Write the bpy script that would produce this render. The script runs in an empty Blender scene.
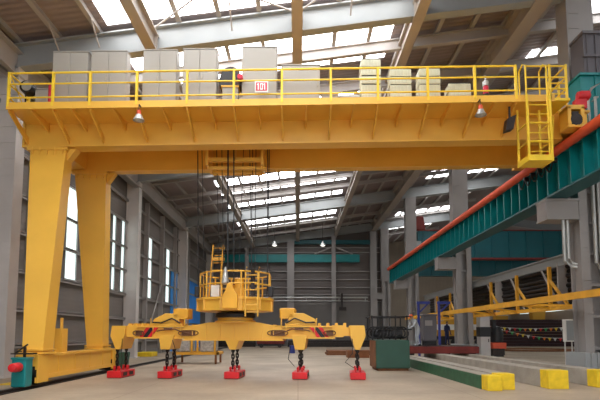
import bpy, math, random
from mathutils import Vector, Matrix
random.seed(7)
S = bpy.context.scene
COL = S.collection
V = Vector

# ------------------------------------------------------------------ materials
def lin(c):
    c = c / 255.0
    return c / 12.92 if c <= 0.04045 else ((c + 0.055) / 1.055) ** 2.4

def rgb(r, g, b):
    return (lin(r), lin(g), lin(b), 1)

MATS = {}
def mat(name, col, rough=0.5, metal=0.0, var=0.12, scale=1.5, bump=0.0, bscale=30, wave=None):
    m = bpy.data.materials.new(name); m.use_nodes = True
    n = m.node_tree.nodes; l = m.node_tree.links
    b = n['Principled BSDF']
    b.inputs['Roughness'].default_value = rough
    b.inputs['Metallic'].default_value = metal
    tc = n.new('ShaderNodeTexCoord')
    nz = n.new('ShaderNodeTexNoise'); nz.inputs['Scale'].default_value = scale; nz.inputs['Detail'].default_value = 6
    l.new(tc.outputs['Object'], nz.inputs['Vector'])
    rp = n.new('ShaderNodeValToRGB')
    c = rgb(*col)
    rp.color_ramp.elements[0].position = 0.3; rp.color_ramp.elements[1].position = 0.7
    rp.color_ramp.elements[0].color = tuple(x * (1 - var) for x in c[:3]) + (1,)
    rp.color_ramp.elements[1].color = tuple(min(1, x * (1 + var)) for x in c[:3]) + (1,)
    l.new(nz.outputs['Fac'], rp.inputs['Fac'])
    l.new(rp.outputs['Color'], b.inputs['Base Color'])
    src = None
    if wave:
        wv = n.new('ShaderNodeTexWave'); wv.wave_type = 'BANDS'; wv.bands_direction = wave[0]
        wv.inputs['Scale'].default_value = wave[1]; wv.inputs['Distortion'].default_value = 0
        l.new(tc.outputs['Object'], wv.inputs['Vector']); src = wv.outputs['Fac']; st = wave[2]
    elif bump:
        nb = n.new('ShaderNodeTexNoise'); nb.inputs['Scale'].default_value = bscale; nb.inputs['Detail'].default_value = 4
        l.new(tc.outputs['Object'], nb.inputs['Vector']); src = nb.outputs['Fac']; st = bump
    if src:
        bp = n.new('ShaderNodeBump'); bp.inputs['Strength'].default_value = st; bp.inputs['Distance'].default_value = 0.05
        l.new(src, bp.inputs['Height']); l.new(bp.outputs['Normal'], b.inputs['Normal'])
    MATS[name] = m
    return m

def emit(name, col, strength):
    m = bpy.data.materials.new(name); m.use_nodes = True
    n = m.node_tree.nodes; l = m.node_tree.links
    b = n['Principled BSDF']
    b.inputs['Base Color'].default_value = rgb(*col)
    b.inputs['Emission Color'].default_value = rgb(*col)
    b.inputs['Emission Strength'].default_value = strength
    MATS[name] = m
    return m

YEL = mat('crane_yellow_paint', (231, 177, 66), 0.42, 0, 0.06, 0.8)
YEL2 = mat('railing_yellow_paint', (238, 200, 50), 0.45, 0, 0.08, 2)
OCH = mat('ochre_yellow_paint', (226, 165, 45), 0.5, 0, 0.12, 2)
DYEL = mat('dull_yellow_paint', (205, 150, 40), 0.55, 0, 0.12, 1)
TEAL = mat('teal_paint', (8, 122, 124), 0.35, 0, 0.12, 0.8)
DTEAL = mat('dark_teal_paint', (4, 84, 92), 0.45, 0, 0.12, 0.8)
ORANGE = mat('orange_red_cover', (216, 84, 48), 0.5, 0, 0.1, 2)
RED = mat('magnet_red_paint', (208, 28, 36), 0.45, 0, 0.14, 4)
DRED = mat('oxide_red_steel', (116, 40, 34), 0.7, 0, 0.2, 3)
BLACK = mat('black_rubber', (24, 23, 26), 0.5, 0, 0.1, 4)
DARKM = mat('dark_oily_steel', (52, 46, 44), 0.4, 0.6, 0.25, 5)
CHAIN = mat('chain_steel', (44, 40, 40), 0.4, 0.5, 0.2, 8)
GALV = mat('galvanised_steel', (176, 176, 172), 0.38, 0.5, 0.1, 3)
STEEL = mat('grey_structural_paint', (168, 162, 158), 0.55, 0, 0.08, 0.6)
STEELL = mat('pale_structural_paint', (150, 153, 153), 0.5, 0, 0.06, 0.6)
BROWN = mat('buff_beam_paint', (166, 156, 146), 0.55, 0, 0.08, 0.6)
COLM = mat('column_grey_paint', (200, 194, 190), 0.5, 0, 0.08, 0.7)
COLR = mat('shaded_column_paint', (146, 141, 138), 0.5, 0, 0.08, 0.7)  # column grey darkened to carry the shade of the right side
HOUSE = mat('dark_house_sheet', (92, 89, 94), 0.6, 0, 0.1, 1)
BRON = mat('brown_hose_and_shade', (104, 66, 38), 0.6, 0, 0.15, 4)
CABI = mat('cabinet_grey_enamel', (160, 154, 145), 0.4, 0, 0.03, 1)
CABB = mat('cabinet_back_buff', (170, 160, 140), 0.5, 0, 0.04, 1)
SLAT = mat('resistor_cream_enamel', (204, 202, 176), 0.45, 0, 0.05, 2)
DECKM = mat('roof_deck_sheet', (142, 129, 127), 0.6, 0, 0.1, 0.4, wave=('Y', 1.1, 0.5))
WALLM = mat('wall_cladding_sheet', (120, 113, 108), 0.6, 0, 0.08, 0.4, wave=('Z', 1.4, 0.1))
WALLB = mat('back_cladding_sheet', (104, 96, 92), 0.6, 0, 0.08, 0.3, wave=('Z', 1.4, 0.15))
WALLP = mat('pale_blockwork', (118, 114, 111), 0.8, 0, 0.07, 1, bump=0.3)
BEIGE = mat('beige_wall_sheet', (168, 156, 140), 0.6, 0, 0.06, 0.5, wave=('X', 1.4, 0.3))
CONC = mat('cast_concrete', (158, 150, 138), 0.8, 0, 0.14, 2.5, bump=0.3)
YPAINT = mat('worn_yellow_marking', (232, 196, 30), 0.6, 0, 0.14, 5)
GPAINT = mat('worn_green_paint', (44, 92, 62), 0.55, 0, 0.22, 4)
GBOX = mat('green_box_paint', (40, 80, 66), 0.5, 0, 0.1, 2)
BLUE = mat('blue_door_sheet', (70, 158, 240), 0.5, 0, 0.05, 1)
BLUEF = mat('blue_frame_paint', (40, 52, 130), 0.5, 0, 0.1, 2)
WHITE = mat('white_enamel', (226, 224, 218), 0.4, 0, 0.04, 2)
PLATE = mat('stacked_dark_plate', (52, 26, 30), 0.65, 0, 0.25, 2)
WRAP = mat('silver_wrapped_bundle', (178, 176, 172), 0.35, 0.3, 0.3, 9, bump=0.5, bscale=14)
RUST = mat('rusty_plate', (126, 78, 44), 0.7, 0, 0.25, 3)
SIGNR = mat('sign_red', (206, 34, 62), 0.5, 0, 0.03, 2)
SKIN = mat('skin', (190, 140, 110), 0.6, 0, 0.05, 6)
CLOTHG = mat('pale_grey_work_clothes', (176, 182, 188), 0.8, 0, 0.1, 6)
CLOTHB = mat('navy_work_clothes', (38, 46, 86), 0.8, 0, 0.1, 6)
HAIR = mat('black_hair', (24, 20, 18), 0.6, 0, 0.1, 9)
HAT = mat('orange_hard_hat', (230, 90, 30), 0.4, 0, 0.05, 4)
WIN = emit('daylit_window_sheet', (222, 238, 236), 1.25)
SKY = emit('daylit_skylight_sheet', (250, 252, 255), 8.5)
LAMP = emit('lamp_glow', (255, 250, 240), 1.6)
FLAGS = [mat('flag_' + n, c, 0.7, 0, 0.05, 5) for n, c in
         (('red', (220, 50, 50)), ('yellow', (235, 205, 60)), ('green', (60, 170, 90)), ('white', (230, 230, 230)), ('orange', (235, 130, 40)))]

def floor_mat():
    m = bpy.data.materials.new('floor_concrete'); m.use_nodes = True
    n = m.node_tree.nodes; l = m.node_tree.links; b = n['Principled BSDF']
    tc = n.new('ShaderNodeTexCoord')
    a = n.new('ShaderNodeTexNoise'); a.inputs['Scale'].default_value = 0.35; a.inputs['Detail'].default_value = 8
    c = n.new('ShaderNodeTexNoise'); c.inputs['Scale'].default_value = 6; c.inputs['Detail'].default_value = 8
    l.new(tc.outputs['Object'], a.inputs['Vector']); l.new(tc.outputs['Object'], c.inputs['Vector'])
    r = n.new('ShaderNodeValToRGB')
    r.color_ramp.elements[0].position = 0.33; r.color_ramp.elements[0].color = rgb(158, 141, 121)
    r.color_ramp.elements[1].position = 0.66; r.color_ramp.elements[1].color = rgb(188, 170, 146)
    l.new(a.outputs['Fac'], r.inputs['Fac'])
    mx = n.new('ShaderNodeMixRGB'); mx.blend_type = 'MULTIPLY'; mx.inputs['Fac'].default_value = 0.25
    l.new(r.outputs['Color'], mx.inputs['Color1']); l.new(c.outputs['Fac'], mx.inputs['Color2'])
    br = n.new('ShaderNodeTexBrick'); br.offset = 0
    br.inputs['Scale'].default_value = 1; br.inputs['Brick Width'].default_value = 4.5; br.inputs['Row Height'].default_value = 4.5
    br.inputs['Mortar Size'].default_value = 0.012
    br.inputs['Color1'].default_value = br.inputs['Color2'].default_value = (1, 1, 1, 1); br.inputs['Mortar'].default_value = (.55, .52, .5, 1)
    l.new(tc.outputs['Object'], br.inputs['Vector'])
    m2 = n.new('ShaderNodeMixRGB'); m2.blend_type = 'MULTIPLY'; m2.inputs['Fac'].default_value = 0.7
    l.new(mx.outputs['Color'], m2.inputs['Color1']); l.new(br.outputs['Color'], m2.inputs['Color2'])
    l.new(m2.outputs['Color'], b.inputs['Base Color'])
    b.inputs['Roughness'].default_value = 0.55
    bp = n.new('ShaderNodeBump'); bp.inputs['Strength'].default_value = 0.08
    l.new(c.outputs['Fac'], bp.inputs['Height']); l.new(bp.outputs['Normal'], b.inputs['Normal'])
    return m
FLOOR = floor_mat()

# ------------------------------------------------------------------ mesh builder
class MB:
    def __init__(self): self.v = []; self.f = []; self.smooth = []
    def add(self, vs, fs, smooth=False):
        o = len(self.v); self.v += [V(p) for p in vs]
        self.f += [tuple(i + o for i in f) for f in fs]; self.smooth += [smooth] * len(fs)
        return self
    def hexa(self, p):      # 8 corners: bottom 4 ccw, top 4 ccw
        return self.add(p, [(3, 2, 1, 0), (4, 5, 6, 7), (0, 1, 5, 4), (1, 2, 6, 5), (2, 3, 7, 6), (3, 0, 4, 7)])
    def box(self, x0, x1, y0, y1, z0, z1):
        return self.hexa([(x0, y0, z0), (x1, y0, z0), (x1, y1, z0), (x0, y1, z0), (x0, y0, z1), (x1, y0, z1), (x1, y1, z1), (x0, y1, z1)])
    def frus(self, a, za, b, zb):   # a, b = (x0,x1,y0,y1)
        return self.hexa([(a[0], a[2], za), (a[1], a[2], za), (a[1], a[3], za), (a[0], a[3], za),
                          (b[0], b[2], zb), (b[1], b[2], zb), (b[1], b[3], zb), (b[0], b[3], zb)])
    def bar(self, p, q, w, h=None, up=(0, 0, 1)):
        h = h or w; p = V(p); q = V(q); d = (q - p).normalized(); u = V(up)
        if abs(d.dot(u)) > 0.98: u = V((0, 1, 0))
        s = d.cross(u).normalized(); u = s.cross(d).normalized()
        c = []
        for e in (p, q):
            c += [e - s * w / 2 - u * h / 2, e + s * w / 2 - u * h / 2, e + s * w / 2 + u * h / 2, e - s * w / 2 + u * h / 2]
        return self.add(c, [(0, 1, 2, 3), (7, 6, 5, 4), (1, 0, 4, 5), (2, 1, 5, 6), (3, 2, 6, 7), (0, 3, 7, 4)])
    def tube(self, pts, r, n=8, closed=False):
        pts = [V(p) for p in pts]; k = len(pts); vs = []; fs = []
        for i, p in enumerate(pts):
            a = pts[(i - 1) % k] if (closed or i > 0) else p; b = pts[(i + 1) % k] if (closed or i < k - 1) else p
            d = (b - a).normalized(); u = V((0, 0, 1)) if abs(d.z) < 0.9 else V((0, 1, 0))
            s = d.cross(u).normalized(); u = s.cross(d)
            for j in range(n):
                t = 2 * math.pi * j / n; vs.append(p + s * math.cos(t) * r + u * math.sin(t) * r)
        for i in range(k if closed else k - 1):
            for j in range(n):
                A = i * n + j; B = i * n + (j + 1) % n; C = ((i + 1) % k) * n
                fs.append((A, B, C + (j + 1) % n, C + j))
        if not closed:
            fs += [tuple(range(n - 1, -1, -1)), tuple(range((k - 1) * n, k * n))]
        return self.add(vs, fs, True)
    def prism(self, poly, plane, a, b):     # poly extruded between a and b along the axis left out of plane
        f = {'xz': lambda p, t: (p[0], t, p[1]), 'yz': lambda p, t: (t, p[0], p[1]), 'xy': lambda p, t: (p[0], p[1], t)}[plane]
        n = len(poly)
        return self.add([f(p, a) for p in poly] + [f(p, b) for p in poly],
                        [tuple(range(n)), tuple(range(2 * n - 1, n - 1, -1))] + [(i, i + n, (i + 1) % n + n, (i + 1) % n) for i in range(n)])
    def lathe(self, prof, c, n=20, axis='z', rot=0.0):
        vs = []; fs = []; c = V(c)
        for r, z in prof:
            for j in range(n):
                t = 2 * math.pi * (j + rot) / n; x, y = r * math.cos(t), r * math.sin(t)
                p = {'z': (x, y, z), 'y': (x, z, y), 'x': (z, x, y)}[axis]
                vs.append(c + V(p))
        k = len(prof)
        for i in range(k - 1):
            for j in range(n):
                fs.append((i * n + j, i * n + (j + 1) % n, (i + 1) * n + (j + 1) % n, (i + 1) * n + j))
        fs += [tuple(range(n - 1, -1, -1)), tuple(range((k - 1) * n, k * n))]
        return self.add(vs, fs, n > 13)
    def link(self, c, L, W, r, side):       # one chain link, long axis vertical, in plane of side
        c = V(c); s = V(side); u = V((0, 0, 1)); pts = []
        for j in range(12):
            t = 2 * math.pi * j / 12
            pts.append(c + s * math.cos(t) * W + u * (math.sin(t) * W + (L - W) * (1 if math.sin(t) > 0 else -1)))
        return self.tube(pts, r, 6, True)
    def shear(self, k):                     # the bridge climbs towards the runway
        for p in self.v: p.z += k * p.x
        return self
    def build(self, name, m, parent=None, bevel=0.0, label=None, kind=None):
        me = bpy.data.meshes.new(name)
        org = wloc(parent) if parent else V((0, 0, 0))
        me.from_pydata([tuple(p - org) for p in self.v], [], self.f)
        me.polygons.foreach_set('use_smooth', self.smooth)
        import bmesh
        bm = bmesh.new(); bm.from_mesh(me); bmesh.ops.recalc_face_normals(bm, faces=bm.faces); bm.to_mesh(me); bm.free()
        o = bpy.data.objects.new(name, me); COL.objects.link(o)
        me.materials.append(m)
        if any(self.smooth) and not all(self.smooth) or any(self.smooth):
            md = o.modifiers.new('Edges', 'EDGE_SPLIT'); md.split_angle = math.radians(40)
        if bevel:
            md = o.modifiers.new('Bevel', 'BEVEL'); md.width = bevel; md.segments = 2; md.limit_method = 'ANGLE'
        if parent: o.parent = parent
        if label: o['label'] = label
        if kind: o['kind'] = kind
        return o

def wloc(o):
    p = V((0, 0, 0))
    while o: p = p + o.location; o = o.parent
    return p

def thing(name, label, cat, loc=(0, 0, 0), group=None):
    o = bpy.data.objects.new(name, None); COL.objects.link(o); o.location = loc; o.empty_display_size = 0.2
    return tag(o, label, cat, group)

def tag(o, label, cat, group=None):
    o['label'] = label; o['category'] = cat
    if group: o['group'] = group
    return o

def struct(name, mb, m, bevel=0.0, parent=None):
    o = mb.build(name, m, parent, bevel)
    o['kind'] = 'structure'
    return o

def dup(root, loc, label=None):
    r = root.copy(); COL.objects.link(r); r.location = loc
    if label: r['label'] = label
    for ch in list(root.children):
        c = ch.copy(); COL.objects.link(c); c.parent = r
        for g in list(ch.children):
            d = g.copy(); COL.objects.link(d); d.parent = c
    return r

# ------------------------------------------------------------------ the hall
SL = 0.135                                  # roof slope, rising to the right
def rz(x): return 13.0 + SL * x             # underside of the main rafters
Y0, YB = -14.0, 61.8                        # near end (open gateway) and back wall
FRAMES = [-10.6, 3.7, 18.0, 32.3, 46.6, 60.9]
XW = -11.35                                 # left wall plane
RIDGE = 20.0

struct('floor', MB().box(-14, 36, Y0, 82, -0.3, 0), FLOOR)

# roof deck: two bays, the left slope carries on over the columns to a ridge beyond
def deck(x0, x1, z0, z1, y0, y1, name):
    m = MB(); m.hexa([(x0, y0, z0), (x1, y0, z1), (x1, y1, z1), (x0, y1, z0), (x0, y0, z0 + .12), (x1, y0, z1 + .12), (x1, y1, z1 + .12), (x0, y1, z0 + .12)])
    return struct(name, m, DECKM)
def dz(x): return rz(x) + 1.2
deck(-12, RIDGE, dz(-12), dz(RIDGE), Y0, 82, 'ceiling')
deck(RIDGE, 36, dz(RIDGE), dz(RIDGE) - 16 * SL, Y0, 82, 'ceiling')

# skylight strips: translucent sheets let into the deck
nw = [0]
def skylight(x0, x1, y0, y1):
    nw[0] += 1
    m = MB(); t = 0.03
    m.hexa([(x0, y0, dz(x0) - t), (x1, y0, dz(x1) - t), (x1, y1, dz(x1) - t), (x0, y1, dz(x0) - t),
            (x0, y0, dz(x0) + .02), (x1, y0, dz(x1) + .02), (x1, y1, dz(x1) + .02), (x0, y1, dz(x0) + .02)])
    struct('window_%d' % nw[0], m, SKY)
for a, b in [(-13, -11), (-10, -7), (-5.6, -2.6), (-1.6, 1), (1.6, 3.4), (4.4, 7.6), (9, 12), (13.2, 15), (16.55, 17.95), (19.4, 22.8), (24.8, 26.2), (28, 29.2), (31, 32),  # near strips lie out of view, added and widened to brighten the hall
             (34.6, 35.8), (37.8, 39.3), (40.7, 41.8), (43.2, 44.1), (45.1, 46.2), (52.3, 54.0), (55.9, 56.8)]:
    skylight(-7.2 if a < 30 else -6.5, 4.1, a, b)
for a, b in [(-6, -4), (4, 6), (13, 14.5), (19.6, 21.4), (24, 25.4), (31, 32.5), (37.6, 39), (43, 45), (50, 52), (58, 60), (66, 68)]:
    skylight(11.8, 18.5, a, b)

# purlins under the deck
x = -10.6
while x < 19.5:
    m = MB(); z = dz(x)
    m.box(x - .04, x + .04, Y0, YB if x < 10 else 80, z - .22, z - .005); m.box(x - .09, x + .09, Y0, YB if x < 10 else 80, z - .24, z - .215)
    struct('roof_purlin_beam', m, STEEL)
    x += 1.52

def ibeam_x(m, x0, x1, y, z0f, h, bf, tw=.03, tf=.05):     # I-beam along x following the roof slope; z0f(x) is its underside
    def slab(ya, yb, a, b):
        m.hexa([(x0, ya, z0f(x0) + a), (x1, ya, z0f(x1) + a), (x1, yb, z0f(x1) + a), (x0, yb, z0f(x0) + a),
                (x0, ya, z0f(x0) + b), (x1, ya, z0f(x1) + b), (x1, yb, z0f(x1) + b), (x0, yb, z0f(x0) + b)])
    slab(y - bf / 2, y + bf / 2, 0, tf); slab(y - tw, y + tw, tf, h - tf); slab(y - bf / 2, y + bf / 2, h - tf, h)
# main rafters on the columns, lighter ones between
for y in FRAMES:
    m = MB(); ibeam_x(m, -10.9, RIDGE, y + .2, rz, .95, .42)
    struct('main_rafter_beam', m, STEELL)
    m = MB(); ibeam_x(m, RIDGE, 34, y + .2, lambda q: rz(2 * RIDGE - q), .95, .42)
    struct('main_rafter_beam', m, STEELL)
for y in [-6, -1, 8.5, 13, 21.0, 24.3, 28.2, 35.4, 39.7, 42.4, 50.2, 55.1, 58.9, 65, 70]:
    m = MB(); ibeam_x(m, -10.7 if y < 61 else 10.5, RIDGE, y, lambda q: rz(q) + (.42 if y < 34 else .68), .5 if y < 34 else .3, .22)
    struct('light_rafter_beam', m, STEEL)
# lengthwise beams under the roof
for xb, hh, ww in [(-5.5, .75, .4), (-.03, .75, .4), (4.6, .75, .4), (9.35, .9, .62)]:
    m = MB(); z = rz(xb) - .12
    m.box(xb - ww / 2, xb + ww / 2, Y0, YB, z, z + .07); m.box(xb - .06, xb + .06, Y0, YB, z + .07, z + hh - .07); m.box(xb - ww / 2, xb + ww / 2, Y0, YB, z + hh - .07, z + hh)
    for y in range(-12, 62, 5): m.box(xb - ww / 2 + .02, xb + ww / 2 - .02, y, y + .04, z + .05, z + hh - .05)
    struct('lengthwise_roof_beam', m, BROWN)
# eave beam on the left columns
m = MB(); m.box(-10.95, -10.45, Y0, YB, 11.2, 11.26); m.box(-10.76, -10.66, Y0, YB, 11.2, 12.2); m.box(-10.95, -10.45, Y0, YB, 12.15, 12.2)
struct('eave_beam', m, STEEL)
# thin roof bracing crosses between the near frames
for (xa, xb) in ((-5.4, -.2), (.2, 4.5)):
    for (ya, yb) in ((14.0, 17.9),):
        m = MB(); m.tube([(xa, ya, rz(xa) + .75), (xb, yb, rz(xb) + .75)], .035, 6); m.tube([(xa, yb, rz(xa) + .8), (xb, ya, rz(xb) + .8)], .035, 6)
        struct('roof_bracing_beam', m, STEEL)

for xa in (-9.0, -7.5, -2.5, 2.0):
    for ya, yb in ((18.0, 17.1), (18.4, 19.3)):
        m = MB(); m.tube([(xa, ya, rz(xa) + .35), (xa, yb, rz(xa) + 1.0)], .03, 6); struct('knee_brace_beam', m, STEEL)
# left wall: cladding, girts, posts, windows, columns
LWIN = [(-8.5, -7.5), (-3, -2), (2.2, 3.2), (9.4, 10.4), (13, 14), (24.0, 25.2), (30.0, 30.5), (31.55, 32.1), (37.3, 38.2), (42.4, 43.5), (20.6, 21.1)]
struct('wall_left', MB().box(XW - .15, XW, Y0, 82, 0, 12.8), WALLM)
for i, (a, b) in enumerate(LWIN):
    nw[0] += 1
    m = MB(); m.box(XW, XW + .03, a, b, 4.25, 8.8)
    w = struct('window_%d' % nw[0], m, WIN)
    fm = MB()
    for ya in (a - .05, b): fm.box(XW, XW + .09, ya, ya + .05, 4.2, 8.85)
    for z in (4.18, 5.7, 7.2, 8.8): fm.box(XW, XW + .1, a - .05, b + .05, z, z + .07)
    fm.build('window_frame', STEELL, w)
for z in (1.1, 2.55, 4.1, 5.65, 7.15, 8.85, 10.3):
    m = MB(); m.box(XW + .002, XW + .2, Y0, YB, z - .03, z + .03); m.box(XW + .17, XW + .2, Y0, YB, z - .1, z + .06)
    struct('wall_girt_beam', m, STEEL)
for y in [22.6, 27.4, 36.4, 40.6, 44.9, 50.4, 8, 13]:
    m = MB(); m.box(XW + .002, XW + .34, y - .03, y + .03, 0, 11.2); m.box(XW + .3, XW + .34, y - .12, y + .12, 0, 11.2)
    struct('wall_post_column', m, STEEL)
m = MB(); m.tube([(XW + .3, 36.6, 1.2), (XW + .3, 40.4, 5.6)], .05, 6); struct('wall_bracing_beam', m, STEEL)
def column(x0, x1, y, top, m_, seams=True):
    m = MB(); w = .6
    m.box(x0, x0 + .06, y, y + w, 0, top); m.box(x1 - .06, x1, y, y + w, 0, top)
    m.box(x0 + .06, x1 - .06, y + .06, y + .12, 0, top); m.box(x0 + .06, x1 - .06, y + w - .1, y + w - .05, 0, top)
    if seams:
        z = .6
        while z < top - .3:
            m.box(x0 + .06, x1 - .06, y + .035, y + .06, z, z + .05); z += .62
    m.box(x0 - .12, x1 + .12, y - .12, y + w + .12, 0, .06)
    struct('steel_column', m, m_)
for y in FRAMES: column(XW + .05, -10.48, y, rz(-10.8) + .05, COLM)
# blue doors at the far end of the left wall
m = MB(); m.box(XW + .03, XW + .14, 50.8, 57.3, 0, 7.0)
for k in range(14): m.box(XW + .14, XW + .17, 50.95 + k * .46, 51.05 + k * .46, .1, 6.9)
d = struct('door_1', m, BLUE)
m = MB(); m.box(XW + .14, XW + .3, 50.6, 57.5, 7.0, 7.25); m.build('door_track', STEELL, d)
m = MB(); m.box(XW + .03, XW + .14, 44.2, 46.2, 0, 7.2); m.box(XW + .14, XW + .17, 45.15, 45.22, 0, 7.2); m.box(XW + .14, XW + .17, 44.2, 46.2, 3.5, 3.6)
struct('door_2', m, BLUE)
struct('baseboard_left', MB().box(XW + .002, XW + .12, Y0, YB, 0, .35), WALLP)

# back wall
m = MB(); m.prism([(-12, 5.4), (10.9, 5.4), (10.9, dz(10.9)), (-12, dz(-12))], 'xz', YB, YB + .2); struct('wall_back', m, WALLB)
struct('trim_1', MB().box(-11.3, 10.9, YB - .12, YB - .005, 0, 5.4), WALLP)
for z in (5.5, 6.3, 7.2, 8.2, 9.2, 11.6, 12.2):
    m = MB(); m.box(-11.2, 10.8, YB - .2, YB - .002, z - .04, z + .04); struct('wall_girt_beam', m, STEEL)
for xx, w in ((-.9, .85), (4.4, .5), (9.3, .8), (-6.3, .45)):
    m = MB(); m.box(xx - w / 2, xx + w / 2, YB - .85, YB - .78, 0, rz(xx)); m.box(xx - .05, xx + .05, YB - .78, YB - .3, 0, rz(xx)); m.box(xx - w / 2, xx + w / 2, YB - .3, YB - .22, 0, rz(xx))
    struct('end_wall_column', m, COLR)
struct('end_wall_beam', MB().box(-11, 7.6, YB - .75, YB - .35, 10.3, 11.25), TEAL)
struct('end_wall_beam', MB().box(-.45, 9.0, YB - .75, YB - .35, 12.55, 13.05), DTEAL)
m = MB(); m.tube([(-7, YB - 1.1, 5.9), (8.5, YB - 1.1, 5.9)], .09, 8); m.tube([(-7, YB - 1.1, 5.5), (8.5, YB - 1.1, 5.5)], .05, 8)
for xx in (-6.5, -3, 1, 5, 8.2): m.box(xx - .03, xx + .03, YB - 1.15, YB - .86, 5.4, 6.0)
tag(m.build('service_pipe', GALV), 'pair of pale service pipes running along the back wall above the blockwork', 'pipe')
m = MB(); m.tube([(2, YB - .5, 11.3), (4.4, YB - .5, 12.3), (6.8, YB - .5, 11.3)], .1, 6); struct('end_wall_bracing_beam', m, STEEL)

# right-hand bay
m = MB(); m.prism([(10.9, 0), (36, 0), (36, dz(RIDGE) - 16 * SL), (RIDGE, dz(RIDGE)), (10.9, dz(10.9))], 'xz', 80, 80.2); struct('wall_back_right', m, BEIGE)
struct('wall_right', MB().box(34.2, 34.4, Y0, 82, 0, 14.5), BEIGE)
for a in range(-8, 78, 8):
    nw[0] += 1; struct('window_%d' % nw[0], MB().box(34.15, 34.19, a, a + 5, 4.5, 7.5), WIN)
struct('trim_2', MB().box(10.95, 34, 79.7, 79.9, 11.0, 11.4), STEEL)

# columns between the bays with corbels for the runway
def rcolumn(y):
    x0, x1 = 10.3, 11.3
    m = MB()
    m.box(x0, x0 + .32, y, y + .06, 0, 8); m.box(x0, x0 + .32, y + .7, y + .76, 0, 8); m.box(x0 + .13, x0 + .19, y + .06, y + .7, 0, 8)
    m.box(x1 - .32, x1, y, y + .06, 0, 8); m.box(x1 - .32, x1, y + .7, y + .76, 0, 8); m.box(x1 - .19, x1 - .13, y + .06, y + .7, 0, 8)
    z = 1.0
    while z < 8: m.box(x0 + .3, x1 - .3, y + .1, y + .2, z, z + .1); z += 1.15
    m.box(x0 + .16, x1 - .16, y + .35, y + .4, 0, 8)
    m.box(x0 - .05, x1 + .05, y - .04, y + .8, 7.95, 8.05)
    m.box(x0 - .1, x1 - .1, y, y + .76, 8.05, rz(10.5) + .1)
    z = .5
    while z < 14: m.box(x0 - .02, x0 + .34, y - .02, y + .0, z, z + .035); z += .6
    c = struct('steel_column', m, COLR)
    b = MB(); b.prism([(x0 - .25, 0), (x1 + .25, 0), (x1 + .25, .05), (x1 + .2, .9), (x0 - .2, .9), (x0 - .25, .05)], 'xz', y - .22, y + .98)
    for k in range(7): b.box(x0 - .2 + k * .22, x0 - .17 + k * .22, y - .3, y - .22, .02, .9)
    b.build('base_plate', STEELL, c)
    g = MB(); g.box(9.15, x0 + .05, y + .02, y + .08, 5.78, 6.5); g.box(9.15, x0 + .05, y + .68, y + .74, 5.78, 6.5); g.box(9.1, x0 + .05, y - .03, y + .79, 6.44, 6.52); g.box(9.1, x0 + .05, y - .03, y + .79, 5.74, 5.8)
    g.box(9.12, 9.18, y, y + .76, 5.8, 6.44)
    g.build('corbel', COLR, c)
    return c
for y in FRAMES: rcolumn(y)
m = MB(); m.tube([(9.75, 18.1, 5.74), (9.75, 18.1, 4.2), (9.95, 18.0, 4.0), (10.1, 17.95, 3.95)], .06, 10); m.tube([(9.9, 18.1, 5.74), (9.9, 18.1, 4.3), (10.02, 18.0, 4.1), (10.1, 17.95, 4.05)], .06, 10)
tag(m.build('drain_pipe', GALV), 'pair of galvanised pipes bending into the nearest right column below its bracket', 'pipe')
m = MB(); m.tube([(10.75, 17.85, 7.7), (10.75, 17.85, 4.1), (10.9, 17.85, 3.9), (11.3, 17.85, 3.9)], .07, 10); m.tube([(10.93, 17.85, 7.7), (10.93, 17.85, 4.3), (11.3, 17.85, 4.1)], .05, 10)
tag(m.build('drain_pipe', GALV), 'pair of galvanised pipes running down the front of the nearest right column', 'pipe')

# floor rail for the crane legs
m = MB(); m.box(-7.93, -7.77, Y0, YB - 1, 0, .09); m.box(-8.05, -7.65, Y0, YB - 1, 0, .025)
struct('trim_3', m, DARKM)
m = MB(); m.box(-9.3, -8.15, 15.6, 17.2, 0, .02); struct('trim_4', m, YPAINT)
m = MB(); m.box(-10.9, -9.9, 34, 35.5, 0, .3); tag(m.build('kerb_block', YPAINT, bevel=.03), 'low yellow block on the floor at the foot of the left wall', 'block')

# ------------------------------------------------------------------ runway girder on the right
RG = thing('runway_girder', 'long teal crane runway girder with upright stiffeners carried on the right columns', 'girder', (9.4, 30, 6.55))
m = MB(); m.box(9.52, 9.56, 2, 50, 6.6, 8.0)
y = 2.4
while y < 50: m.box(9.2, 9.52, y, y + .05, 6.6, 7.98); y += .78
m.build('web', TEAL, RG)
m = MB(); m.box(9.15, 9.9, 2, 50, 6.54, 6.6); m.build('bottom_flange', DTEAL, RG)
m = MB(); m.box(9.15, 9.9, 2, 50, 7.98, 8.05); m.build('top_flange', TEAL, RG)
m = MB(); m.tube([(9.12, 2, 8.0), (9.12, 50, 8.0)], .16, 12); m.box(9.05, 9.2, 2, 50, 7.86, 7.98); m.build('conductor_cover', ORANGE, RG, label='orange red conductor cover along the top edge')
m = MB(); m.box(9.5, 9.58, 2, 50, 8.05, 8.2); m.build('crane_rail', DARKM, RG)
m = MB()
for k in range(5):
    ya = 17.2 + k * .55
    m.tube([(9.0, ya + .5 * t / 8, 7.62 - .28 * math.sin(math.pi * t / 8)) for t in range(9)], .03, 6)
    m.box(8.97, 9.15, ya - .05, ya + .05, 7.6, 7.75)
m.build('festoon_cable', BLACK, RG, label='looping black festoon cable')

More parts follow.
